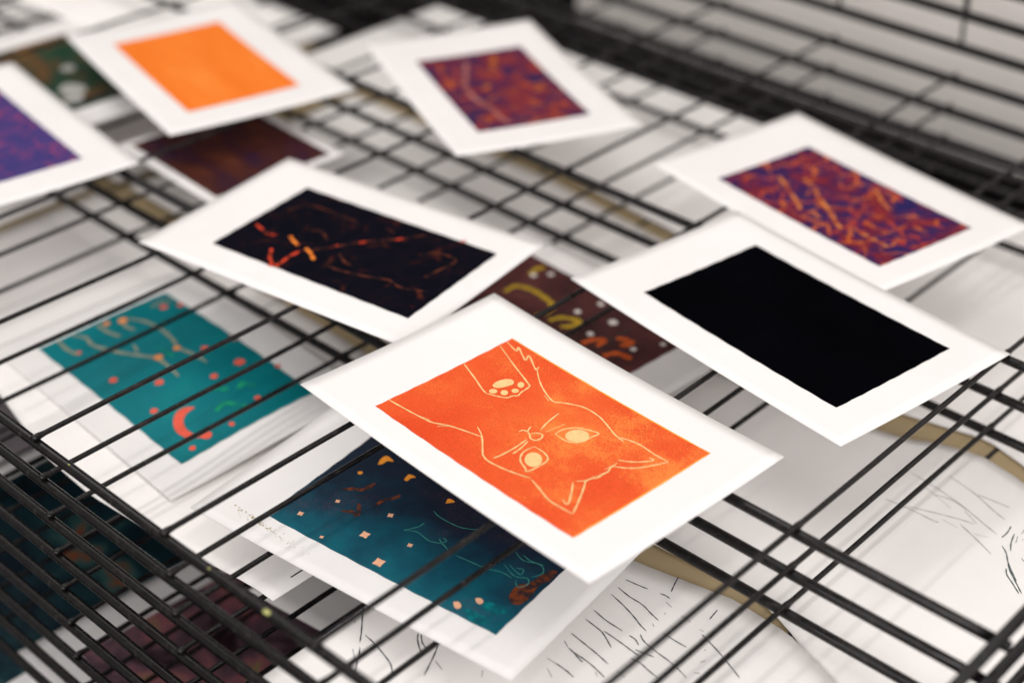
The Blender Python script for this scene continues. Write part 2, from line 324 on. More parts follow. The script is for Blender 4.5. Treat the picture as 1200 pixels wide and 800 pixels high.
# ------------------------------------------------------------------ art prints
M = {'cat': {'lines': [[(-0.0669,0.0099),(-0.0532,0.0053),(-0.0431,0.0014),(-0.038,0.0001)],[(-0.038,0.0001),(-0.0358,0.0013),(-0.0326,0.0027),(-0.028,0.0056),(-0.0271,0.0092),(-0.0254,0.0115),(-0.0265,0.0153),(-0.0273,0.0218),(-0.0307,0.0239),(-0.0487,0.0303),(-0.067,0.0373)],[(-0.0669,0.0428),(-0.0569,0.0405),(-0.0585,0.0438),(-0.0469,0.0379),(-0.0488,0.0426),(-0.0366,0.0359),(-0.0374,0.039)],[(-0.0373,0.0374),(-0.0279,0.0302),(-0.019,0.0253),(-0.009,0.0219),(-0.0042,0.0249),(0.0056,0.0299),(0.016,0.0302),(0.0236,0.0282),(0.034,0.0244),(0.04,0.0232),(0.0419,0.0231)],[(-0.0161,0.0225),(-0.0105,0.0202)],[(0.0378,0.0242),(0.0438,0.0262),(0.0505,0.0271),(0.0597,0.0263),(0.0696,0.0265)],[(0.0696,0.0265),(0.0663,0.0191),(0.0621,0.0115),(0.0576,0.0068),(0.0527,0.0036)],[(0.0506,0.0092),(0.0575,0.0139),(0.0633,0.0217),(0.0605,0.0222)],[(0.0521,0.0071),(0.0527,0.0014),(0.054,-0.0014),(0.0538,-0.0048),(0.0539,-0.0093),(0.0524,-0.0115),(0.0516,-0.0155),(0.0487,-0.0193)],[(0.0521,0.0039),(0.0516,-0.0019)],[(0.054,-0.0014),(0.0528,-0.0069)],[(0.0539,-0.0062),(0.0517,-0.0107)],[(0.0511,-0.0146),(0.0557,-0.0213),(0.0619,-0.0316),(0.0662,-0.0396)],[(0.0662,-0.0396),(0.0591,-0.0401),(0.0504,-0.0402),(0.0412,-0.0373),(0.0328,-0.0348)],[(0.0482,-0.021),(0.0528,-0.0265),(0.0591,-0.0356),(0.0547,-0.035)],[(0.0318,-0.0344),(0.0249,-0.0367),(0.0167,-0.039),(0.0074,-0.0403),(0.0024,-0.0393),(-0.0006,-0.0373),(-0.0109,-0.0283),(-0.0189,-0.0241)],[(-0.0674,-0.0435),(-0.0552,-0.0424),(-0.0447,-0.041),(-0.0369,-0.0394),(-0.03,-0.0351),(-0.021,-0.0317),(-0.0107,-0.0285)],[(-0.0466,-0.0414),(-0.0399,-0.0389)],[(-0.0329,-0.0399),(-0.0291,-0.0351)],[(-0.0671,-0.0437),(-0.0601,-0.0434)],[(-0.0013,-0.0109),(-0.0009,-0.0082),(0.0013,-0.0074),(0.0003,-0.005),(-0.0004,-0.003)],[(0.0013,-0.0074),(0.004,-0.0083),(0.0067,-0.0103),(0.0098,-0.0099),(0.0107,-0.0067),(0.009,-0.0037),(0.0057,-0.0047),(0.0042,-0.0075)],[(0.005,-0.0011),(0.0025,0.0073),(0.001,0.0165)],[(0.0083,-0.0004),(0.01,0.0119)],[(0.0064,-0.0125),(0.0074,-0.0217),(0.0075,-0.0315),(0.0067,-0.0367)],[(0.0079,-0.0132),(0.01,-0.0211),(0.0105,-0.0267)],[(0.0127,0.0019),(0.0129,0.0077),(0.0164,0.0137),(0.0224,0.0172),(0.0281,0.0187),(0.0275,0.0132),(0.0273,0.008),(0.0249,0.0037),(0.0202,0.0016),(0.0127,0.0019)],[(0.0134,-0.014),(0.02,-0.0139),(0.0254,-0.016),(0.0271,-0.0209),(0.0265,-0.0313),(0.0237,-0.0304),(0.017,-0.0275),(0.0131,-0.0215),(0.0134,-0.014)]],'pads': [[(-0.0417,0.0079),(-0.0426,0.0121),(-0.041,0.0174),(-0.0379,0.0195),(-0.035,0.0175),(-0.0354,0.0137),(-0.0371,0.0092),(-0.0397,0.0072)],[(-0.0357,0.006),(-0.0351,0.0051),(-0.0351,0.0039),(-0.0357,0.0029),(-0.0367,0.0022),(-0.0378,0.0021),(-0.0388,0.0026),(-0.0393,0.0035),(-0.0393,0.0047),(-0.0388,0.0058),(-0.0378,0.0064),(-0.0367,0.0065)],[(-0.0309,0.0095),(-0.0302,0.0084),(-0.03,0.0072),(-0.0305,0.0063),(-0.0314,0.0057),(-0.0325,0.0058),(-0.0336,0.0064),(-0.0343,0.0075),(-0.0345,0.0086),(-0.034,0.0096),(-0.0331,0.0102),(-0.032,0.0101)],[(-0.0283,0.0151),(-0.0277,0.0142),(-0.0277,0.0131),(-0.0282,0.0122),(-0.029,0.0116),(-0.0301,0.0116),(-0.031,0.0121),(-0.0316,0.013),(-0.0316,0.0141),(-0.0311,0.015),(-0.0302,0.0156),(-0.0292,0.0156)],[(-0.0303,0.0211),(-0.0295,0.0199),(-0.0292,0.0187),(-0.0296,0.0178),(-0.0304,0.0174),(-0.0316,0.0175),(-0.0328,0.0183),(-0.0336,0.0194),(-0.0338,0.0206),(-0.0335,0.0216),(-0.0326,0.022),(-0.0314,0.0218)]],'eyes': [[(0.026,0.0138),(0.0269,0.0123),(0.0274,0.0106),(0.0273,0.0087),(0.0267,0.0069),(0.0256,0.0053),(0.0241,0.0041),(0.0224,0.0033),(0.0206,0.0031),(0.019,0.0035),(0.0176,0.0045),(0.0166,0.0059),(0.0162,0.0077),(0.0162,0.0095),(0.0169,0.0114),(0.018,0.013),(0.0194,0.0143),(0.0211,0.015),(0.0229,0.0152),(0.0246,0.0148)],[(0.0242,-0.0189),(0.0254,-0.0204),(0.0262,-0.0221),(0.0265,-0.0238),(0.0263,-0.0253),(0.0256,-0.0266),(0.0245,-0.0274),(0.023,-0.0277),(0.0214,-0.0275),(0.0197,-0.0268),(0.0182,-0.0256),(0.017,-0.0241),(0.0161,-0.0224),(0.0158,-0.0207),(0.016,-0.0192),(0.0167,-0.0179),(0.0179,-0.0171),(0.0194,-0.0168),(0.021,-0.017),(0.0227,-0.0178)]]},'tealcat': {'stars': [((-0.0568,-0.0389),0.0018),((-0.0479,-0.0189),0.0014),((-0.0179,-0.0312),0.0027),((-0.0349,-0.0464),0.0012),((-0.0174,-0.0107),0.0018),((0.0022,-0.0436),0.0032),((0.0065,-0.0234),0.0016)],'dot': [(-0.0545,0.0075)],'moons': [[(-0.0514,0.019),(-0.0535,0.0245),(-0.0521,0.0283),(-0.0461,0.0266),(-0.0492,0.0247),(-0.0496,0.0212)],[(-0.0311,0.0174),(-0.0319,0.0228),(-0.0273,0.0232),(-0.0288,0.0208),(-0.029,0.0176)],[(0.0001,0.0151),(-0.0012,0.0193),(0.0034,0.0193),(0.0015,0.0166)]],'rust': [[(-0.0527,-0.01),(-0.0486,-0.0059),(-0.0432,-0.0024),(-0.0418,0.0056)],[(-0.0406,-0.0238),(-0.0355,-0.0209),(-0.0317,-0.0215),(-0.0342,-0.0169),(-0.0377,-0.0134)],[(-0.0293,-0.0091),(-0.0286,-0.0034),(-0.0248,0.0026),(-0.0243,0.0061)]],'lines': [[(-0.004,-0.0161),(0.0026,-0.0129),(0.0126,-0.0146),(0.0195,-0.0124),(0.0256,-0.0151)],[(-0.004,-0.0161),(0.0005,-0.0092),(0.0011,-0.0046)],[(-0.001,0.0061),(0.0045,0.0042),(0.0136,0.0036),(0.0207,0.0045),(0.0303,0.0094)],[(0.0154,-0.0097),(0.0184,-0.0117),(0.0198,-0.0092),(0.0167,-0.0081)],[(0.0304,-0.0155),(0.0394,-0.0149),(0.0499,-0.0142),(0.0573,-0.0119),(0.0649,-0.0123)],[(0.0546,-0.0057),(0.0631,-0.0098),(0.0675,-0.0097),(0.0715,-0.0078),(0.0742,-0.0115),(0.0713,-0.0161),(0.0673,-0.0126)],[(0.0576,-0.0048),(0.0666,-0.0077),(0.0657,-0.0035),(0.0622,-0.0049)],[(0.0543,0.0053),(0.0616,0.0023),(0.069,0.0046),(0.0734,0.0034),(0.0754,-0.0006),(0.0726,-0.006)],[(0.0589,0.0059),(0.0648,0.0042),(0.0724,0.0054)]],'candle': [[(0.064,-0.0342),(0.0755,-0.0316),(0.0777,-0.0351),(0.0745,-0.0388),(0.0664,-0.0397)],[(0.0578,-0.0449),(0.0648,-0.0435),(0.0748,-0.045),(0.0703,-0.0508),(0.0626,-0.0477)]],'flames': [[(0.0516,-0.0443),(0.0538,-0.0427),(0.0568,-0.0443),(0.0569,-0.0468),(0.0547,-0.0472)],[(0.0589,-0.0357),(0.0608,-0.034),(0.0638,-0.0351),(0.0636,-0.0377),(0.0612,-0.0376)]],'rustblob': [[(0.0703,-0.0197),(0.0707,-0.0141),(0.0741,-0.0102),(0.0757,-0.0023),(0.0778,0.0048),(0.0811,0.0053),(0.0816,-0.0019),(0.0795,-0.0102),(0.0809,-0.0184),(0.08,-0.0257),(0.0753,-0.0278),(0.0717,-0.024)]]},'tealmoon': {'dots': [((-0.0606,-0.0355),0.002),((-0.017,-0.0357),0.0025),((0.0075,-0.0174),0.0027),((0.0293,-0.0354),0.0023),((0.0754,-0.0383),0.002),((0.0719,-0.0259),0.0032),((0.0742,-0.0093),0.0018),((0.0644,0.0168),0.0019),((0.0275,0.01),0.0023),((-0.003,0.0235),0.0023),((-0.0006,0.0444),0.0032),((0.0258,0.0306),0.0032),((-0.0613,0.0432),0.0023),((-0.0671,0.0335),0.0025),((0.0454,0.046),0.0018)],'odots': [((-0.0719,0.005),0.0036),((-0.0157,-0.003),0.0032),((-0.0157,0.0108),0.0027),((-0.0768,-0.0045),0.0027)],'crescent': [[(0.0453,-0.0161),(0.0411,-0.0196),(0.0407,-0.0261),(0.0466,-0.0329),(0.0564,-0.0369),(0.0664,-0.0351),(0.071,-0.029),(0.0642,-0.0309),(0.0576,-0.0311),(0.0509,-0.0284),(0.0464,-0.0232)]],'branch': [[(-0.0818,-0.0272),(-0.0719,-0.0227),(-0.061,-0.0241),(-0.0424,-0.0181),(-0.0263,-0.0099),(-0.0156,-0.0045),(-0.0001,-0.0044),(0.0111,-0.0057)],[(-0.0704,0.0093),(-0.0588,0.0146),(-0.0416,0.0162),(-0.0264,0.0147),(-0.0155,0.0118),(-0.0013,0.0147),(0.0112,0.0155)],[(-0.0836,-0.0373),(-0.0695,-0.0383),(-0.0581,-0.0365)],[(-0.0806,-0.0094),(-0.0671,-0.0093),(-0.0561,-0.0067)],[(-0.0762,0.0045),(-0.0627,0.0025),(-0.0555,0.0042)],[(-0.0405,-0.0061),(-0.0311,-0.0089)],[(-0.0733,0.0279),(-0.0744,0.037),(-0.0707,0.0432)]],'green': [[(0.0352,-0.0037),(0.039,0.0037),(0.046,0.0089)],[(0.0577,-0.0092),(0.0548,-0.0012),(0.0617,0.004),(0.0679,0.0056),(0.0659,-0.001)],[(0.0495,0.0125),(0.0461,0.019),(0.0536,0.0229)],[(-0.0248,0.0034),(-0.0102,0.0042)],[(-0.075,0.01),(-0.0754,0.0165)]]},'branch': {'hot': [[(-0.0605,-0.0124),(-0.0529,-0.015),(-0.0453,-0.0176),(-0.0401,-0.0148)],[(-0.0316,-0.0301),(-0.0246,-0.0395),(-0.0179,-0.0453)],[(-0.0194,-0.047),(-0.015,-0.044),(-0.0158,-0.0315),(-0.0148,-0.0221)],[(-0.0022,-0.0095),(-0.0005,-0.003)],[(0.0087,0.0066),(0.0116,0.0105)],[(0.025,0.0226),(0.0283,0.0273)],[(0.0597,0.0442),(0.0623,0.0473)]],'orange': [[(-0.0326,-0.0115),(-0.0258,-0.0156),(-0.0201,-0.0175)],[(-0.0142,-0.0179),(-0.0081,-0.0205),(-0.0009,-0.0259)]],'dim': [[(-0.0148,-0.0221),(-0.0079,-0.0147),(-0.0017,-0.0076),(0.0103,0.0096),(0.0263,0.0247),(0.0372,0.039)],[(-0.0266,0.0014),(-0.0197,0.0043),(-0.0083,-0.0034)],[(0.0077,-0.0262),(0.02,-0.0268),(0.0383,-0.023),(0.0521,-0.0187),(0.0636,-0.0214),(0.08,-0.0159)],[(0.0065,-0.0103),(0.0158,-0.0168),(0.0224,-0.0178)],[(-0.0563,0.013),(-0.0489,0.0266),(-0.0291,0.028),(-0.0075,0.0268)],[(0.0488,0.0156),(0.0559,0.0243),(0.0714,0.0239),(0.0698,0.008),(0.0676,-0.0043)],[(0.0109,0.0317),(0.0188,0.0293)]]},'redR': {'orange': [[(-0.0415,-0.0109),(-0.032,-0.015),(-0.0218,-0.0207),(-0.011,-0.0252),(0.001,-0.033)],[(-0.0292,0.0006),(-0.0213,0.0002)],[(-0.0129,-0.0051),(-0.003,-0.0109),(0.0129,-0.0188),(0.0305,-0.0287),(0.0343,-0.0286)],[(0.0396,-0.0237),(0.0501,-0.0244),(0.0595,-0.024),(0.0683,-0.0242)],[(0.0101,0.0276),(0.0259,0.0191),(0.0351,0.0155)],[(0.0069,-0.0274),(0.0172,-0.0317)]],'red': [[(-0.0254,-0.0456),(-0.0326,-0.0303),(-0.0229,-0.025),(-0.0152,-0.0368),(-0.0213,-0.0454)],[(-0.0478,0.004),(-0.0481,0.0219),(-0.0349,0.0285),(-0.0179,0.0286)],[(0.0032,0.0064),(0.0124,0.0053),(0.0201,0.0079),(0.0285,-0.0075),(0.0358,-0.0238),(0.0346,-0.0413)],[(0.012,0.0189),(0.0064,0.0338),(0.0163,0.0364),(0.0318,0.0302)],[(0.0431,0.0024),(0.0615,-0.003),(0.0725,-0.0131)],[(0.0533,0.017),(0.0616,0.0208),(0.0736,0.0245)],[(0.0661,-0.0017),(0.0724,0.002)],[(-0.0547,-0.0239),(-0.0435,-0.0197),(-0.0415,-0.0109)],[(0.078,-0.0129),(0.0808,-0.0013),(0.0802,0.008)]]},'redT': {'pink': [[(-0.0473,-0.0069),(-0.0274,-0.0143),(-0.0056,-0.023),(0.0123,-0.024),(0.0248,-0.0225),(0.0409,-0.0188),(0.0583,-0.0183),(0.0685,-0.0138)]],'orange': [[(-0.0541,0.0193),(-0.0341,0.0109),(-0.0259,0.007)],[(0.0142,0.0054),(0.014,0.013)],[(0.0208,0.023),(0.0175,0.0307),(0.0245,0.0329)],[(0.0045,-0.0123),(-0.0019,-0.0048)]],'red': [[(-0.0294,-0.0365),(-0.0232,-0.0285)],[(0.0411,-0.0103),(0.0502,-0.0016),(0.0617,0.006),(0.0673,0.0284)],[(0.0405,0.0274),(0.0598,0.0317)],[(-0.0498,-0.0137),(-0.0299,-0.021),(-0.0125,-0.0249)]]},'brown': {'yellow': [[(-0.0471,0.0028),(-0.0473,0.0135),(-0.0369,0.0177),(-0.0256,0.0175),(-0.0149,0.015),(-0.0102,0.0078),(-0.0119,-0.0028)],[(-0.0019,-0.0004),(0.0014,0.0085),(0.0122,0.0135),(0.0121,0.0049),(0.008,0.0003)],[(-0.0521,0.0306),(-0.0541,0.0397),(-0.0516,0.0445)]],'rust': [[(0.0313,-0.004),(0.0331,0.0045),(0.0388,0.0092),(0.0401,0.0008)],[(0.0414,0.017),(0.047,0.0199),(0.0525,0.0193),(0.0491,0.0123)],[(0.0502,-0.0044),(0.0536,0.0042),(0.0645,0.0066)]],'dots': [((-0.0426,0.0412),0.0027),((-0.0495,0.0316),0.0027),((0.0032,0.0209),0.0027),((0.0067,0.0388),0.0027),((0.0276,0.0288),0.0036),((0.0272,0.008),0.0027),((0.0578,0.0154),0.0023),((0.0667,0.0334),0.0023)]},'pen': [[(-0.3865,0.5177),(-0.3807,0.5186),(-0.3732,0.5201)],[(-0.3856,0.5102),(-0.3774,0.5088),(-0.368,0.5086),(-0.3606,0.5066),(-0.3543,0.5051)],[(-0.3848,0.5035),(-0.3748,0.5013),(-0.3655,0.4985),(-0.3589,0.4959),(-0.3539,0.4946)],[(-0.3834,0.4878),(-0.3738,0.4862),(-0.3629,0.4861)],[(-0.3822,0.4795),(-0.3734,0.4787),(-0.3683,0.4775),(-0.3591,0.4726)],[(-0.3699,0.4794),(-0.3587,0.4789),(-0.3513,0.4783),(-0.3453,0.4778)],[(-0.3809,0.4665),(-0.3712,0.4654),(-0.361,0.4641),(-0.3527,0.4625)],[(-0.3797,0.4598),(-0.3756,0.4578)],[(-0.375,0.4575),(-0.3706,0.4567),(-0.3645,0.4549),(-0.363,0.4551)],[(-0.372,0.457),(-0.3602,0.4565),(-0.3523,0.4551),(-0.3481,0.4541)],[(-0.3728,0.4447),(-0.3659,0.4446),(-0.3593,0.4436)],[(-0.3582,0.4859),(-0.3541,0.4858),(-0.3503,0.4838)],[(-0.3545,0.4905),(-0.3501,0.4879),(-0.3411,0.4863),(-0.3292,0.4851),(-0.3184,0.4823)],[(-0.3494,0.4801),(-0.3447,0.4812),(-0.3391,0.4824)],[(-0.3472,0.4738),(-0.3415,0.4743),(-0.3356,0.4732),(-0.3289,0.4723)],[(-0.3665,0.5219),(-0.3631,0.5227),(-0.3602,0.5223)],[(-0.36,0.5189),(-0.3555,0.5178)],[(-0.3548,0.5108),(-0.3551,0.5123)],[(-0.3552,0.5012),(-0.3531,0.5)],[(-0.3672,0.5384),(-0.3654,0.5331),(-0.363,0.527)],[(-0.3368,0.5328),(-0.3361,0.5281),(-0.3355,0.5243)],[(-0.3478,0.5162),(-0.3412,0.5157)],[(-0.347,0.4994),(-0.3391,0.4992),(-0.3316,0.4995)],[(-0.3347,0.5145),(-0.3324,0.515)],[(-0.3315,0.5124),(-0.328,0.5114),(-0.3173,0.508),(-0.3038,0.5026),(-0.2991,0.5005)],[(-0.3234,0.5039),(-0.3237,0.505)],[(-0.32,0.4958),(-0.3189,0.4985)],[(-0.3177,0.4878),(-0.3152,0.4894)],[(-0.3468,0.4619),(-0.3407,0.4612)],[(-0.3542,0.454),(-0.351,0.4522)],[(-0.4741,0.4075),(-0.468,0.4013),(-0.46,0.3932),(-0.4549,0.3874)],[(-0.4733,0.3966),(-0.4671,0.3957)],[(-0.4724,0.3785),(-0.4728,0.3868),(-0.4725,0.396),(-0.4727,0.4008)],[(-0.4567,0.3928),(-0.4492,0.3919),(-0.4379,0.3893),(-0.4309,0.3867),(-0.425,0.3813)],[(-0.4523,0.3851),(-0.4478,0.38),(-0.4419,0.3726),(-0.4384,0.3687)],[(-0.454,0.3817),(-0.4482,0.3777)],[(-0.4378,0.4123),(-0.434,0.4082),(-0.4245,0.402)],[(-0.4362,0.4128),(-0.4313,0.4089),(-0.4267,0.4075)],[(-0.4248,0.414),(-0.4203,0.406),(-0.4143,0.3933)],[(-0.4172,0.4043),(-0.4105,0.4023)],[(-0.3954,0.4158),(-0.3925,0.4121)],[(-0.3778,0.4445),(-0.3727,0.4446)],[(-0.3733,0.4394),(-0.3671,0.4361)]],'graphite': [[(-0.323,0.6757),(-0.3087,0.6772),(-0.2914,0.6773),(-0.2908,0.6783)],[(-0.3097,0.6787),(-0.2933,0.6848),(-0.2819,0.6886),(-0.2739,0.6904)],[(-0.2891,0.6818),(-0.2789,0.681)],[(-0.2798,0.6848),(-0.2688,0.6803),(-0.2545,0.6737)],[(-0.3257,0.7077),(-0.3075,0.7051),(-0.2889,0.7009),(-0.2707,0.6946),(-0.2604,0.691)],[(-0.3074,0.7202),(-0.2886,0.7158),(-0.2727,0.7092),(-0.2637,0.706)],[(-0.286,0.7157),(-0.2745,0.717),(-0.2663,0.7176)],[(-0.3039,0.6987),(-0.2939,0.701),(-0.2814,0.6985)],[(-0.3116,0.7012),(-0.2911,0.694)],[(-0.2701,0.6825),(-0.2622,0.6855)]],'graphite_dark': [[(-0.257,0.6903),(-0.2568,0.6966),(-0.258,0.7031)],[(-0.2534,0.684),(-0.2488,0.6802),(-0.2441,0.6736),(-0.238,0.6672),(-0.2335,0.663)],[(-0.2478,0.6834),(-0.251,0.69),(-0.2534,0.6983)],[(-0.2491,0.6918),(-0.251,0.6975)],[(-0.2426,0.6686),(-0.2398,0.6641),(-0.234,0.6597),(-0.2276,0.6546)],[(-0.2439,0.6731),(-0.2401,0.6681),(-0.2325,0.6611),(-0.2266,0.6556)],[(-0.2505,0.701),(-0.2511,0.7066)],[(-0.2406,0.6821),(-0.237,0.6797)],[(-0.2641,0.7058),(-0.2634,0.706)],[(-0.2476,0.6962),(-0.2473,0.6972)],[(-0.2837,0.6973),(-0.2733,0.6917)]]}
SMALL = 'small art prints drying on the rack'
def art_print(pose, inner, size, label, inkmat, curl=None, name='art_print', paper=PAPER, group=SMALL, img_name='printed_image', img_off=0.00012, fine=1):
    """paper and its printed image; pose in layout units: x, y, z, heading, slopes along and across"""
    x, y, z, th, a, b = pose
    t = thing(name, label, 'art print', (x * S, y * S, z * S), th, group)
    def zf(u, v):
        uu, vv = u / S, v / S
        q = a * uu + b * vv + (curl(uu, vv) if curl else 0)
        return q * S
    W, H = size[0] * S, size[1] * S
    obj('paper', grid_bm(lambda s, r: ((s - 0.5) * W, (r - 0.5) * H, zf((s - 0.5) * W, (r - 0.5) * H)), 28 * fine, 20 * fine, 0.0003), paper, t, flat_rim=True)
    iw, ih, du, dv = [k * S for k in inner]
    def f(s, r):
        e = 0.0002
        u, v = du + (s - 0.5) * iw, dv + (r - 0.5) * ih
        if s in (0, 1): u += e * math.sin(r * 41 + th * 9)
        if r in (0, 1): v += e * math.sin(s * 53 + th * 7)
        return (u, v, zf(u, v) + img_off)
    im = obj(img_name, grid_bm(f, 30 * fine, 22 * fine, 0), inkmat, t)
    return t, im, zf

bow = lambda k, q=0.0: (lambda u, v: k * u * u + q * v * v)
# orange cat print
CAT_INK = ink_mat('orange_red_ink', [(0.30, (0.68, 0.066, 0.016)), (0.50, (0.73, 0.092, 0.022)), (0.62, (0.75, 0.118, 0.027)), (0.78, (0.78, 0.17, 0.038))], 14, 6, 0.4, 0.2, seed=3, flecks=((0.88, 0.33, 0.065), (0.060, 0.030, 0.0), 0.975))
CREAM = flat_ink('cream_ink', (0.82, 0.56, 0.25))
t, im, zf = art_print((-0.8887, 1.0143, 0.0135, -0.0628, 0, -0.0122), (0.2945, 0.201, 0.012, -0.0054), (0.433, 0.2864),
                      'white print of an orange cat upside down in cream outline, front of the top shelf', CAT_INK, bow(0.10, 0.12))
m = M['cat']
obj('cat_outline', strokes_bm(m['lines'], 0.00050, zf, 0.0002), CREAM, im)
for e in m['eyes']: obj('cat_eye', blob_bm([e], zf, 0.0002), CREAM, im)
obj('paw_pad', blob_bm(m['pads'], zf, 0.0002), CREAM, im)
u0, v0 = (0.012 - 0.2945 / 2) * S, (-0.0054 - 0.201 / 2) * S; u1, v1 = u0 + 0.2945 * S, v0 + 0.201 * S
obj('ink_edge', strokes_bm([[(u0 + (u1 - u0) * i / 30, v1 - 0.0003) for i in range(31)], [(u1 - 0.0003, v0 + (v1 - v0) * i / 24) for i in range(25)]], 0.00045, zf, 0.00018, False), flat_ink('yellow_orange_ink', (0.95, 0.42, 0.06)), im)

# black print
BLACK_INK = ink_mat('black_ink', [(0.35, (0.0012, 0.0012, 0.0016)), (0.7, (0.002, 0.002, 0.0035))], 16, 4, 0.3, 0.2, 0.9, spec=0.0)
art_print((-0.8195, 1.3665, 0.0155, -0.15, 0.0063, -0.0062), (0.3018, 0.1901, 0.012, 0.0041), (0.4273, 0.2838),
          'white print with a plain solid black rectangle, right of the orange cat print', BLACK_INK, bow(0.06, 0.1))
# dark branch print
DARK_INK = vein_ink('blue_black_ink', [(0.40, (0.0016, 0.002, 0.006)), (0.68, (0.003, 0.0025, 0.007))], [(0.012, 0.005, 0.005), (0.06, 0.014, 0.009)], (60, 48), 0.10, 0.018, 3.0, 0.53, 0.70)
t, im, zf = art_print((-1.3269, 1.1364, 0.0092, 0.1509, 0.0035, 0), (0.308, 0.1832, 0.0213, -0.0014), (0.4208, 0.287),
                      'white print of black night with thin glowing red branches, left of the solid black print', DARK_INK, bow(0.0, 0.0))
m = M['branch']
strokes('red_branch', m['hot'], 0.00115, zf, 0.0002, taper=0.7)(broken_ink('glowing_red_ink', (0.66, 0.055, 0.02), (0.07, 0.010, 0.006), 210, 0.42, 0.54), im)
strokes('orange_branch', m['orange'], 0.0013, zf, 0.00025, taper=0.7)(broken_ink('bright_orange_ink', (0.85, 0.24, 0.03), (0.25, 0.03, 0.010), 210, 0.40, 0.54), im)
strokes('dim_branch', m['dim'], 0.0009, zf, 0.00018)(broken_ink('dim_red_ink', (0.11, 0.026, 0.012), (0.010, 0.004, 0.005), 150), im)
# red and purple prints
RED_INK = vein_ink('red_purple_ink', [(0.38, (0.022, 0.015, 0.085)), (0.50, (0.065, 0.014, 0.06)), (0.60, (0.16, 0.016, 0.028)), (0.70, (0.24, 0.03, 0.022))], [(0.36, 0.03, 0.02), (0.58, 0.13, 0.022)], (85, 62), 0.085, 0.022, 2.0, 0.45, 0.62)
t, im, zf = art_print((-0.9499, 1.6777, 0.0088, -0.1874, 0.0036, -0.0043), (0.2915, 0.1726, 0.0209, -0.0091), (0.4224, 0.2851),
                      'white print of purple and crimson with tangled orange branches, behind the solid black print', RED_INK, bow(0.05, 0.1))
m = M['redR']
strokes('crimson_branch', m['red'], 0.0013, zf, 0.00018, taper=0.8)(broken_ink('crimson_ink', (0.42, 0.05, 0.025), (0.14, 0.018, 0.035)), im)
strokes('orange_branch', m['orange'], 0.0016, zf, 0.00024, taper=0.8)(broken_ink('amber_ink', (0.66, 0.22, 0.05), (0.26, 0.035, 0.025)), im)
RED_INK2 = vein_ink('red_violet_ink', [(0.36, (0.028, 0.018, 0.07)), (0.50, (0.085, 0.018, 0.055)), (0.62, (0.19, 0.025, 0.03))], [(0.30, 0.032, 0.022), (0.42, 0.09, 0.022)], (58, 48), 0.09, 0.022, 5.0, 0.45, 0.62)
t, im, zf = art_print((-1.5172, 1.6222, 0.0092, -0.4443, 0.0053, 0), (0.2732, 0.1747, 0.0127, 0.0019), (0.431, 0.286),
                      'violet and red print with a pale pink branch, right of the plain orange print', RED_INK2, bow(0.08, 0.12))
m = M['redT']
strokes('crimson_branch', m['red'], 0.0018, zf, 0.00018, taper=0.8)(broken_ink('dull_crimson_ink', (0.33, 0.045, 0.025), (0.13, 0.02, 0.04), 110), im)
strokes('pink_branch', m['pink'], 0.0022, zf, 0.00024, taper=0.8)(broken_ink('dusty_pink_ink', (0.40, 0.14, 0.12), (0.22, 0.06, 0.06), 110), im)
strokes('orange_branch', m['orange'], 0.0026, zf, 0.0003, taper=0.8)(broken_ink('burnt_orange_ink', (0.48, 0.13, 0.025), (0.22, 0.04, 0.02), 110), im)
# plain orange print
ORANGE_INK = ink_mat('plain_orange_ink', [(0.3, (0.80, 0.175, 0.016)), (0.5, (0.84, 0.20, 0.024)), (0.7, (0.86, 0.245, 0.04))], 18, 4, 0.3, 0.1, stretch=(0.4, 2, 1))
t, im, zf = art_print((-1.8927, 1.3664, 0.0088, -0.2515, 0.003, 0.0042), (0.2972, 0.1804, 0.0028, -0.0037), (0.4274, 0.2966),
          'white print with a plain bright orange rectangle, at the upper left', ORANGE_INK, bow(0.06, 0.1))
# violet print at the left edge
VIOLET_INK = vein_ink('violet_blue_ink', [(0.36, (0.040, 0.036, 0.16)), (0.64, (0.062, 0.042, 0.17))], [(0.10, 0.045, 0.17), (0.26, 0.05, 0.13)], (62, 80), 0.12, 0.018, 8.0, 0.44, 0.62)
art_print((-1.918, 0.985, 0.0088, -0.159, 0, -0.004), (0.30, 0.173, 0.0, 0.0), (0.427, 0.285),
          'white print of mottled violet blue cut by the left edge of the photo', VIOLET_INK, bow(0.04, 0.1))

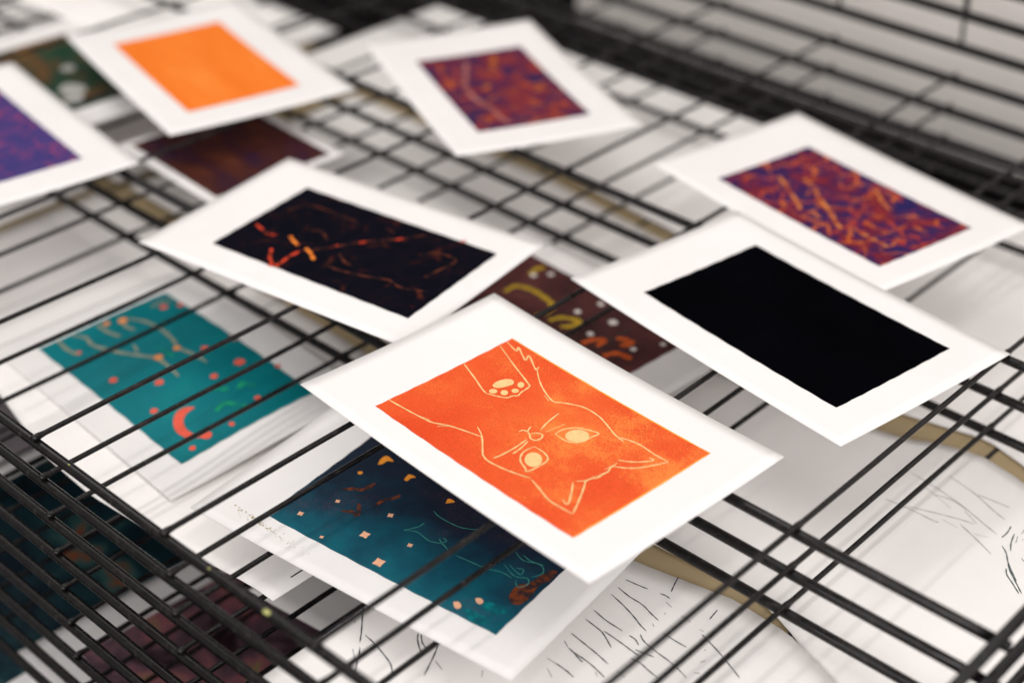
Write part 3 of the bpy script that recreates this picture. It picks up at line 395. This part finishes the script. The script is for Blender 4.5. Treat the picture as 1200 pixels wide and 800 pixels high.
# ------------------------------------------------------------------ prints on the shelves below
Z = lambda k: -k * PITCH / S
def tc_mat():
    """teal at the near edge turning navy towards the far right corner, with a purplish speckle"""
    m, n, l, b = newmat('teal_navy_ink', 0.6, 0.1)
    v = coords(n)
    sx = nd(n, 'ShaderNodeSeparateXYZ'); l.new(v, sx.inputs[0])
    g = noise(n, l, 24, 4, 0.6, v)
    ad = nd(n, 'ShaderNodeMath', operation='MULTIPLY_ADD'); l.new(sx.outputs[1], ad.inputs[0]); ad.inputs[1].default_value = -9.0; l.new(g.outputs[0], ad.inputs[2])
    r = ramp(n, l, ad.outputs[0], [(0.12, (0.008, 0.010, 0.020)), (0.48, (0.007, 0.018, 0.036)), (0.76, (0.004, 0.055, 0.088)), (1.0, (0.004, 0.105, 0.145))])
    s = noise(n, l, 1100, 2, 0.8, v); p = noise(n, l, 22, 3, 0.6, mapping(n, l, v, loc=(4, 2, 0)))
    mu = nd(n, 'ShaderNodeMath', operation='MULTIPLY'); l.new(s.outputs[0], mu.inputs[0]); l.new(p.outputs[0], mu.inputs[1])
    sr = ramp(n, l, mu.outputs[0], [(0.30, (0, 0, 0)), (0.42, (0.55, 0.55, 0.55))])
    mx = nd(n, 'ShaderNodeMix', data_type='RGBA'); l.new(sr.outputs[0], mx.inputs[0]); l.new(r.outputs[0], mx.inputs[6]); mx.inputs[7].default_value = (0.075, 0.035, 0.06, 1)
    l.new(mx.outputs[2], b.inputs['Base Color'])
    return m
t, im, zf = art_print((-0.9568, 0.9204, -0.0949, 0.1157, 0, 0), (0.3079, 0.2, 0.0121, -0.0014), (0.4299, 0.285),
                      'dark teal night print with peach stars and faint cat, under the orange cat print', tc_mat(), lambda u, v: 0.05 * u * u + 0.10 * max(0, v) ** 2, group='prints lying on the lower wire shelves')
m = M['tealcat']
PEACH = flat_ink('peach_ink', (0.82, 0.44, 0.27)); MOONC = flat_ink('golden_orange_ink', (0.92, 0.33, 0.035)); RUST = broken_ink('rust_ink', (0.17, 0.04, 0.012), (0.03, 0.018, 0.02), 200); TLINE = flat_ink('pale_teal_ink', (0.05, 0.26, 0.22)); CANDLE = broken_ink('candle_teal_ink', (0.0, 0.17, 0.19), (0.003, 0.085, 0.11), 200)
for i, (c, r) in enumerate(m['stars']): obj('star', blob_bm([star(c, r * 0.98, 0.25 + 0.2 * math.sin(i * 2.1))], zf, 0.0002, smooth=False), PEACH, im)
obj('full_moon', blob_bm([disc(m['dot'][0], 0.0014)], zf, 0.0002), MOONC, im)
for p in m['moons']: obj('crescent_moon', blob_bm([p], zf, 0.0002), MOONC, im)
strokes('rust_branch', m['rust'], 0.0013, zf, 0.00018)(RUST, im)
obj('rust_patch', blob_bm(m['rustblob'], zf, 0.00018), RUST, im)
obj('cat_outline', strokes_bm(m['lines'], 0.00028, zf, 0.00022), TLINE, im)
for p in m['candle']: obj('candle', blob_bm([p], zf, 0.00018), CANDLE, im)
for p in m['flames']: obj('candle_flame', blob_bm([p], zf, 0.00024), PEACH, im)
# dried brown paint stain on the left margin
stain = []
for i in range(90):
    s = random.random() ** 1.4
    stain.append(disc(((-0.172 + 0.11 * s + random.gauss(0, 0.004)) * S, (-0.112 + random.gauss(0, 0.0035) - 0.012 * s) * S), random.uniform(0.00008, 0.00034) * (1.7 - s), 7, 0.4))
stain += [disc(((-0.150 + 0.006 * i) * S, (-0.1135 - 0.001 * i) * S), 0.0009 - 0.0001 * i, 9, 0.5) for i in range(5)]
obj('paint_stain', blob_bm(stain, zf, 0.00016, smooth=False), flat_ink('ochre_stain', (0.44, 0.35, 0.20)), t)

def moon_curl(u, v):                                  # domed sheet whose near edge settles softly on the paper below
    a, b = -0.5 * v * v - 0.20 * u * u, -0.0125 - 0.0207 * u - 0.0705 * v
    return 0.5 * (a + b + math.sqrt((a - b) ** 2 + 0.008 ** 2)) - 0.002
MOON_INK = ink_mat('teal_ink', [(0.3, (0.0, 0.13, 0.155)), (0.55, (0.001, 0.17, 0.195)), (0.75, (0.002, 0.22, 0.215))], 13, 3, 0.3, 0.12, 0.45, seed=2)
t, im, zf = art_print((-1.4333, 0.9427, -0.1305, -0.0714, 0.0207, 0.0705), (0.333, 0.193, -0.0015, -0.0054), (0.421, 0.292),
                      'curled print of bright teal sky with coral dots and crescent moon, under the wires', MOON_INK, moon_curl, img_off=0.0004, fine=3, group='prints lying on the lower wire shelves')
m = M['tealmoon']
CORAL = flat_ink('coral_ink', (0.80, 0.115, 0.07)); ANT = flat_ink('tan_branch_ink', (0.25, 0.27, 0.20)); AMB = flat_ink('orange_bud_ink', (0.80, 0.29, 0.08)); GRN = flat_ink('leaf_green_ink', (0.01, 0.34, 0.15))
for c, r in m['dots']: obj('coral_dot', blob_bm([disc(c, r * 1.05)], zf, 0.0006), CORAL, im)
for c, r in m['odots']: obj('orange_bud', blob_bm([disc(c, r * 0.9)], zf, 0.0008), AMB, im)
obj('crescent_moon', blob_bm(m['crescent'], zf, 0.0006), CORAL, im)
strokes('antler_branch', m['branch'], 0.0013, zf, 0.0007, taper=0.6)(ANT, im)
strokes('green_leaf', m['green'], 0.0022, zf, 0.0006)(broken_ink('soft_green_ink', (0.01, 0.30, 0.14), (0.003, 0.17, 0.16), 150), im)

BROWN_INK = ink_mat('maroon_brown_ink', [(0.35, (0.028, 0.010, 0.010)), (0.55, (0.075, 0.022, 0.022)), (0.72, (0.12, 0.038, 0.035))], 20, 4, 0.5, 0.15)
t, im, zf = art_print((-1.125, 1.31, -0.098, -0.07, 0, 0), (0.30, 0.2, 0, 0), (0.42, 0.285),
                      'maroon print with yellow branches and white dots, between cat and black prints', BROWN_INK, group='prints lying on the lower wire shelves')
m = M['brown']
strokes('yellow_branch', m['yellow'], 0.0022, zf, 0.0002, taper=0.7)(flat_ink('mustard_ink', (0.42, 0.27, 0.02)), im)
strokes('rust_leaf', m['rust'], 0.0024, zf, 0.0002, taper=0.7)(flat_ink('red_orange_ink', (0.50, 0.085, 0.015)), im)
for c, r in m['dots']: obj('white_dot', blob_bm([disc(c, r * 0.85)], zf, 0.0003), flat_ink('white_dot_ink', (0.72, 0.66, 0.62)), im)

UMBER_INK = ink_mat('umber_ink', [(0.35, (0.030, 0.010, 0.030)), (0.5, (0.055, 0.014, 0.012)), (0.70, (0.13, 0.035, 0.016))], 18, 4, 0.6, 0.15, stretch=(1, 3, 1))
art_print((-1.72, 1.27, Z(1) + 0.009, -0.07, 0, 0), (0.22, 0.20, 0.0, 0.0), (0.245, 0.235),
          'dark umber red print lying beneath the near corner of the plain orange print', UMBER_INK, group='prints lying on the lower wire shelves')
GREEN_INK = ink_mat('green_brown_ink', [(0.36, (0.008, 0.035, 0.018)), (0.48, (0.015, 0.05, 0.028)), (0.56, (0.10, 0.05, 0.02)), (0.68, (0.22, 0.11, 0.03))], 17, 4, 0.7, 0.15, seed=8)
t, im, zf = art_print((-2.13, 1.27, Z(1) + 0.009, -0.07, 0, 0), (0.28, 0.15, 0.0, 0.0), (0.40, 0.27),
          'print of dark green and brown with pale blots, between the violet and plain orange prints', GREEN_INK, group='prints lying on the lower wire shelves')
obj('pale_blot', blob_bm([disc((0.035, -0.018), 0.011, 12, 0.2), disc((-0.004, 0.001), 0.006, 12, 0.2), disc((0.052, -0.026), 0.008, 12, 0.2)], zf, 0.0002), flat_ink('pale_grey_ink', (0.42, 0.42, 0.40)), im)

# prints deep in the stack, seen between the front rods at lower left
PURP_INK = ink_mat('mauve_plum_ink', [(0.36, (0.022, 0.010, 0.014)), (0.50, (0.12, 0.07, 0.09)), (0.60, (0.28, 0.10, 0.12)), (0.68, (0.24, 0.20, 0.08))], 22, 4, 0.6, 0.2, seed=4)
DTEAL_INK = ink_mat('dark_teal_rust_ink', [(0.38, (0.004, 0.012, 0.020)), (0.54, (0.010, 0.034, 0.044)), (0.62, (0.04, 0.10, 0.095)), (0.66, (0.20, 0.05, 0.015)), (0.74, (0.30, 0.07, 0.02))], 15, 4, 0.6, 0.2, seed=6)
GREY_INK = ink_mat('grey_mauve_ink', [(0.36, (0.22, 0.20, 0.22)), (0.55, (0.36, 0.31, 0.34)), (0.70, (0.14, 0.12, 0.15))], 20, 4, 0.6, 0.2, seed=9)
DEEP = 'prints deep in the rack behind the front rods'
art_print((-1.62, 0.80, Z(9) + 0.009, 0.02, 0, 0), (0.38, 0.46, 0, 0), (0.48, 0.56), 'print of dark teal and rust deep in the rack at lower left behind the rods', DTEAL_INK, group=DEEP)
art_print((-1.215, 0.855, Z(9) + 0.018, -0.06, 0, 0), (0.345, 0.29, 0.0, 0.0), (0.46, 0.40), 'white bordered print of mauve and plum deep in the rack at lower left', PURP_INK, group=DEEP)
art_print((-1.95, 1.05, Z(8) + 0.009, 0.03, 0, 0), (0.36, 0.40, 0, 0), (0.44, 0.48), 'print of grey and mauve deep in the rack at the left edge', GREY_INK, group=DEEP)

# ------------------------------------------------------------------ large sheets on the lower shelves
BIG = 'large white sheets on the lower wire shelves'
def sheet(label, x0, x1, yb, yt, z, mat=SHEET, left=None, right=None, sag=0.0, name='paper_sheet', cat='paper sheet', group=BIG, drop=0.0, nu=36, nv=24):
    """big sheet with slightly uneven edges: yb(x), yt(x) give its near and far edges in layout units"""
    fb = yb if callable(yb) else (lambda x: yb)
    ft = yt if callable(yt) else (lambda x: yt)
    ox, oy = (x0 + x1) / 2, 0.5 * (fb((x0 + x1) / 2) + ft((x0 + x1) / 2))
    ph = random.uniform(0, 6)
    def f(s, r):
        x = x0 + (x1 - x0) * s
        y = fb(x) + (ft(x) - fb(x)) * r
        q = 0.0015 * math.sin(s * 5 + ph) * math.cos(r * 4 + ph) + 0.0015
        if drop and y < Y_FRONT + 0.12: q -= drop * ((Y_FRONT + 0.12 - y) / 0.12) ** 2
        return ((x - ox) * S, (y - oy) * S, q * S)
    o = obj(name, grid_bm(f, nu, nv, 0.0003), mat, flat_rim=True)
    o.location = (ox * S, oy * S, z * S)
    tag(o, label, cat, group)
    return o
def pw(*pts):
    """piecewise smooth edge through points"""
    def f(x):
        if x <= pts[0][0]: return pts[0][1]
        for (a, ya), (b, yb) in zip(pts, pts[1:]):
            if x <= b:
                t = (x - a) / (b - a); return ya + (yb - ya) * t
        return pts[-1][1]
    return f
z3 = Z(3) + 0.0065
sheet('pinkish white sheet with a curved near edge, at left beneath the teal moon print', -1.92, -1.026, pw((-1.92, 0.80), (-1.56, 0.765), (-1.416, 0.733), (-1.315, 0.727), (-1.192, 0.737), (-1.06, 0.757), (-1.026, 0.757)), pw((-1.92, 1.165), (-1.4, 1.15), (-1.026, 1.13)), z3, SHEET2)
d1 = sheet('white sheet of dark pen strokes at the bottom centre, below the teal cat print', -0.945, -0.37, 0.49, pw((-0.945, 1.055), (-0.78, 1.066), (-0.671, 1.091), (-0.6, 1.088), (-0.544, 1.070), (-0.45, 1.035), (-0.37, 0.99)), z3 + 0.004, SHEET)
d2 = sheet('white sheet of faint pencil lines at the right, below the solid black print', -1.12, -0.37, pw((-1.12, 1.09), (-0.766, 1.106), (-0.72, 1.112), (-0.673, 1.114), (-0.63, 1.106), (-0.6, 1.094), (-0.544, 1.066), (-0.45, 1.02), (-0.37, 0.975)), pw((-1.12, 1.41), (-0.8, 1.445), (-0.69, 1.47), (-0.656, 1.49), (-0.605, 1.503), (-0.543, 1.49), (-0.45, 1.45), (-0.37, 1.40)), z3, SHEET)
sheet('blank white sheet below the red and purple print on the right', -1.08, -0.37, pw((-1.08, 1.47), (-0.722, 1.513), (-0.618, 1.538), (-0.556, 1.52), (-0.37, 1.44)), 2.075, z3, SHEET)
sheet('blank white sheet beneath the branch print, its far edge at a brown gap', -1.90, -1.125, pw((-1.90, 1.205), (-1.4, 1.19), (-1.125, 1.165)), pw((-1.90, 1.675), (-1.45, 1.675), (-1.125, 1.635)), z3 + 0.003, SHEET)
sheet('blank white sheet beyond the brown gap, beneath the violet and red print', -2.10, -1.09, pw((-2.10, 1.70), (-1.45, 1.705), (-1.09, 1.665)), 2.09, z3 + 0.003, SHEET)
sheet('blank white sheet beneath the violet print at left', -2.80, -1.94, 0.78, 1.165, z3, SHEET2)
sheet('blank white sheet under the dark green print at the upper left', -2.80, -1.93, 1.205, 1.44, z3, SHEET2)
sheet('blank white sheet at the far left corner beneath the plain orange print', -2.95, -2.14, 1.46, 1.855, z3, SHEET)
sheet('tan kraft board showing as strips between the drawing sheets', -2.25, -0.40, 0.98, 1.78, z3 - 0.0045, KRAFT, name='kraft_board', cat='kraft board', group=None)
sheet('grey white sheet deep between the pinkish sheet and pen drawing', -1.20, -0.90, pw((-1.20, 0.85), (-0.90, 0.885)), 1.35, Z(6) + 0.0065, SHEET)
sheet('pale sheet at the top left corner beside the plain orange print', -2.62, -2.05, pw((-2.62, 1.36), (-2.05, 1.42)), 1.66, Z(1) + 0.009, SHEET)
INKL = flat_ink('dark_pen_ink', (0.015, 0.016, 0.035)); GRAPH = flat_ink('graphite', (0.47, 0.47, 0.47)); GRAPHD = flat_ink('dark_graphite', (0.10, 0.13, 0.13))
def on_sheet(name, lines, sh, hw, mat, smooth=True):
    ox, oy = sh.location.x, sh.location.y
    from mathutils.bvhtree import BVHTree
    bv = BVHTree.FromPolygons([v.co for v in sh.data.vertices], [p.vertices for p in sh.data.polygons])
    def zf(u, v):
        h = bv.ray_cast(Vector((u, v, 0.1)), Vector((0, 0, -1)))
        return h[0].z if h[0] else 0.0008
    keep = [[(x - ox, y - oy) for x, y in ln] for ln in lines]
    return obj(name, strokes_bm(keep, hw, zf, 0.00015, smooth), mat, sh)
on_sheet('pen_stroke', M['pen'], d1, 0.00035, INKL)
on_sheet('pencil_line', M['graphite'], d2, 0.0004, GRAPH)
on_sheet('dark_pencil_line', M['graphite_dark'], d2, 0.0004, GRAPHD)

# ------------------------------------------------------------------ behind and below
def box_bm(x0, x1, y0, y1, z0, z1):
    bm = bmesh.new(); bmesh.ops.create_cube(bm, size=1)
    for v in bm.verts: v.co = ((x0 + x1) / 2 + v.co.x * (x1 - x0), (y0 + y1) / 2 + v.co.y * (y1 - y0), (z0 + z1) / 2 + v.co.z * (z1 - z0))
    return bm
bb = obj('backing_board', box_bm(-1.95 * S, 1.2 * S, 2.32 * S, 2.34 * S, -0.205 * S, 1.2), paper_mat('grey_white_board', (0.90, 0.85, 0.81)), smooth=False)
tag(bb, 'grey white board standing behind the raised wire shelves at the top right', 'board')
dm, n, l, b = newmat('dark_charcoal', 0.9, 0.1)
r = ramp(n, l, noise(n, l, 3, 4, 0.6, coords(n)).outputs[0], [(0.3, (0.006, 0.005, 0.005)), (0.7, (0.012, 0.010, 0.010))]); l.new(r.outputs[0], b.inputs['Base Color'])
structure(obj('floor', box_bm(-4, 3, -2, 4, -0.72, -0.70), dm, smooth=False))
structure(obj('wall', box_bm(-4, 3, 1.9, 1.95, -0.70, 1.6), dm, smooth=False))
# uprights that carry the hinge bars
post = obj('rack_upright', rod_bm([(X_FAR * S, Y_BACK * S + 0.014, -0.70), (X_FAR * S, Y_BACK * S + 0.014, 0.25)], 0.009, 18), ROD)
tag(post, 'black steel upright at the back left of the rack', 'rack upright', 'uprights of the drying rack')
p2 = post.copy(); p2.location.x = -(X_FAR - X_END) * S; sc.collection.objects.link(p2)
p2['label'] = 'black steel upright at the back right of the rack'
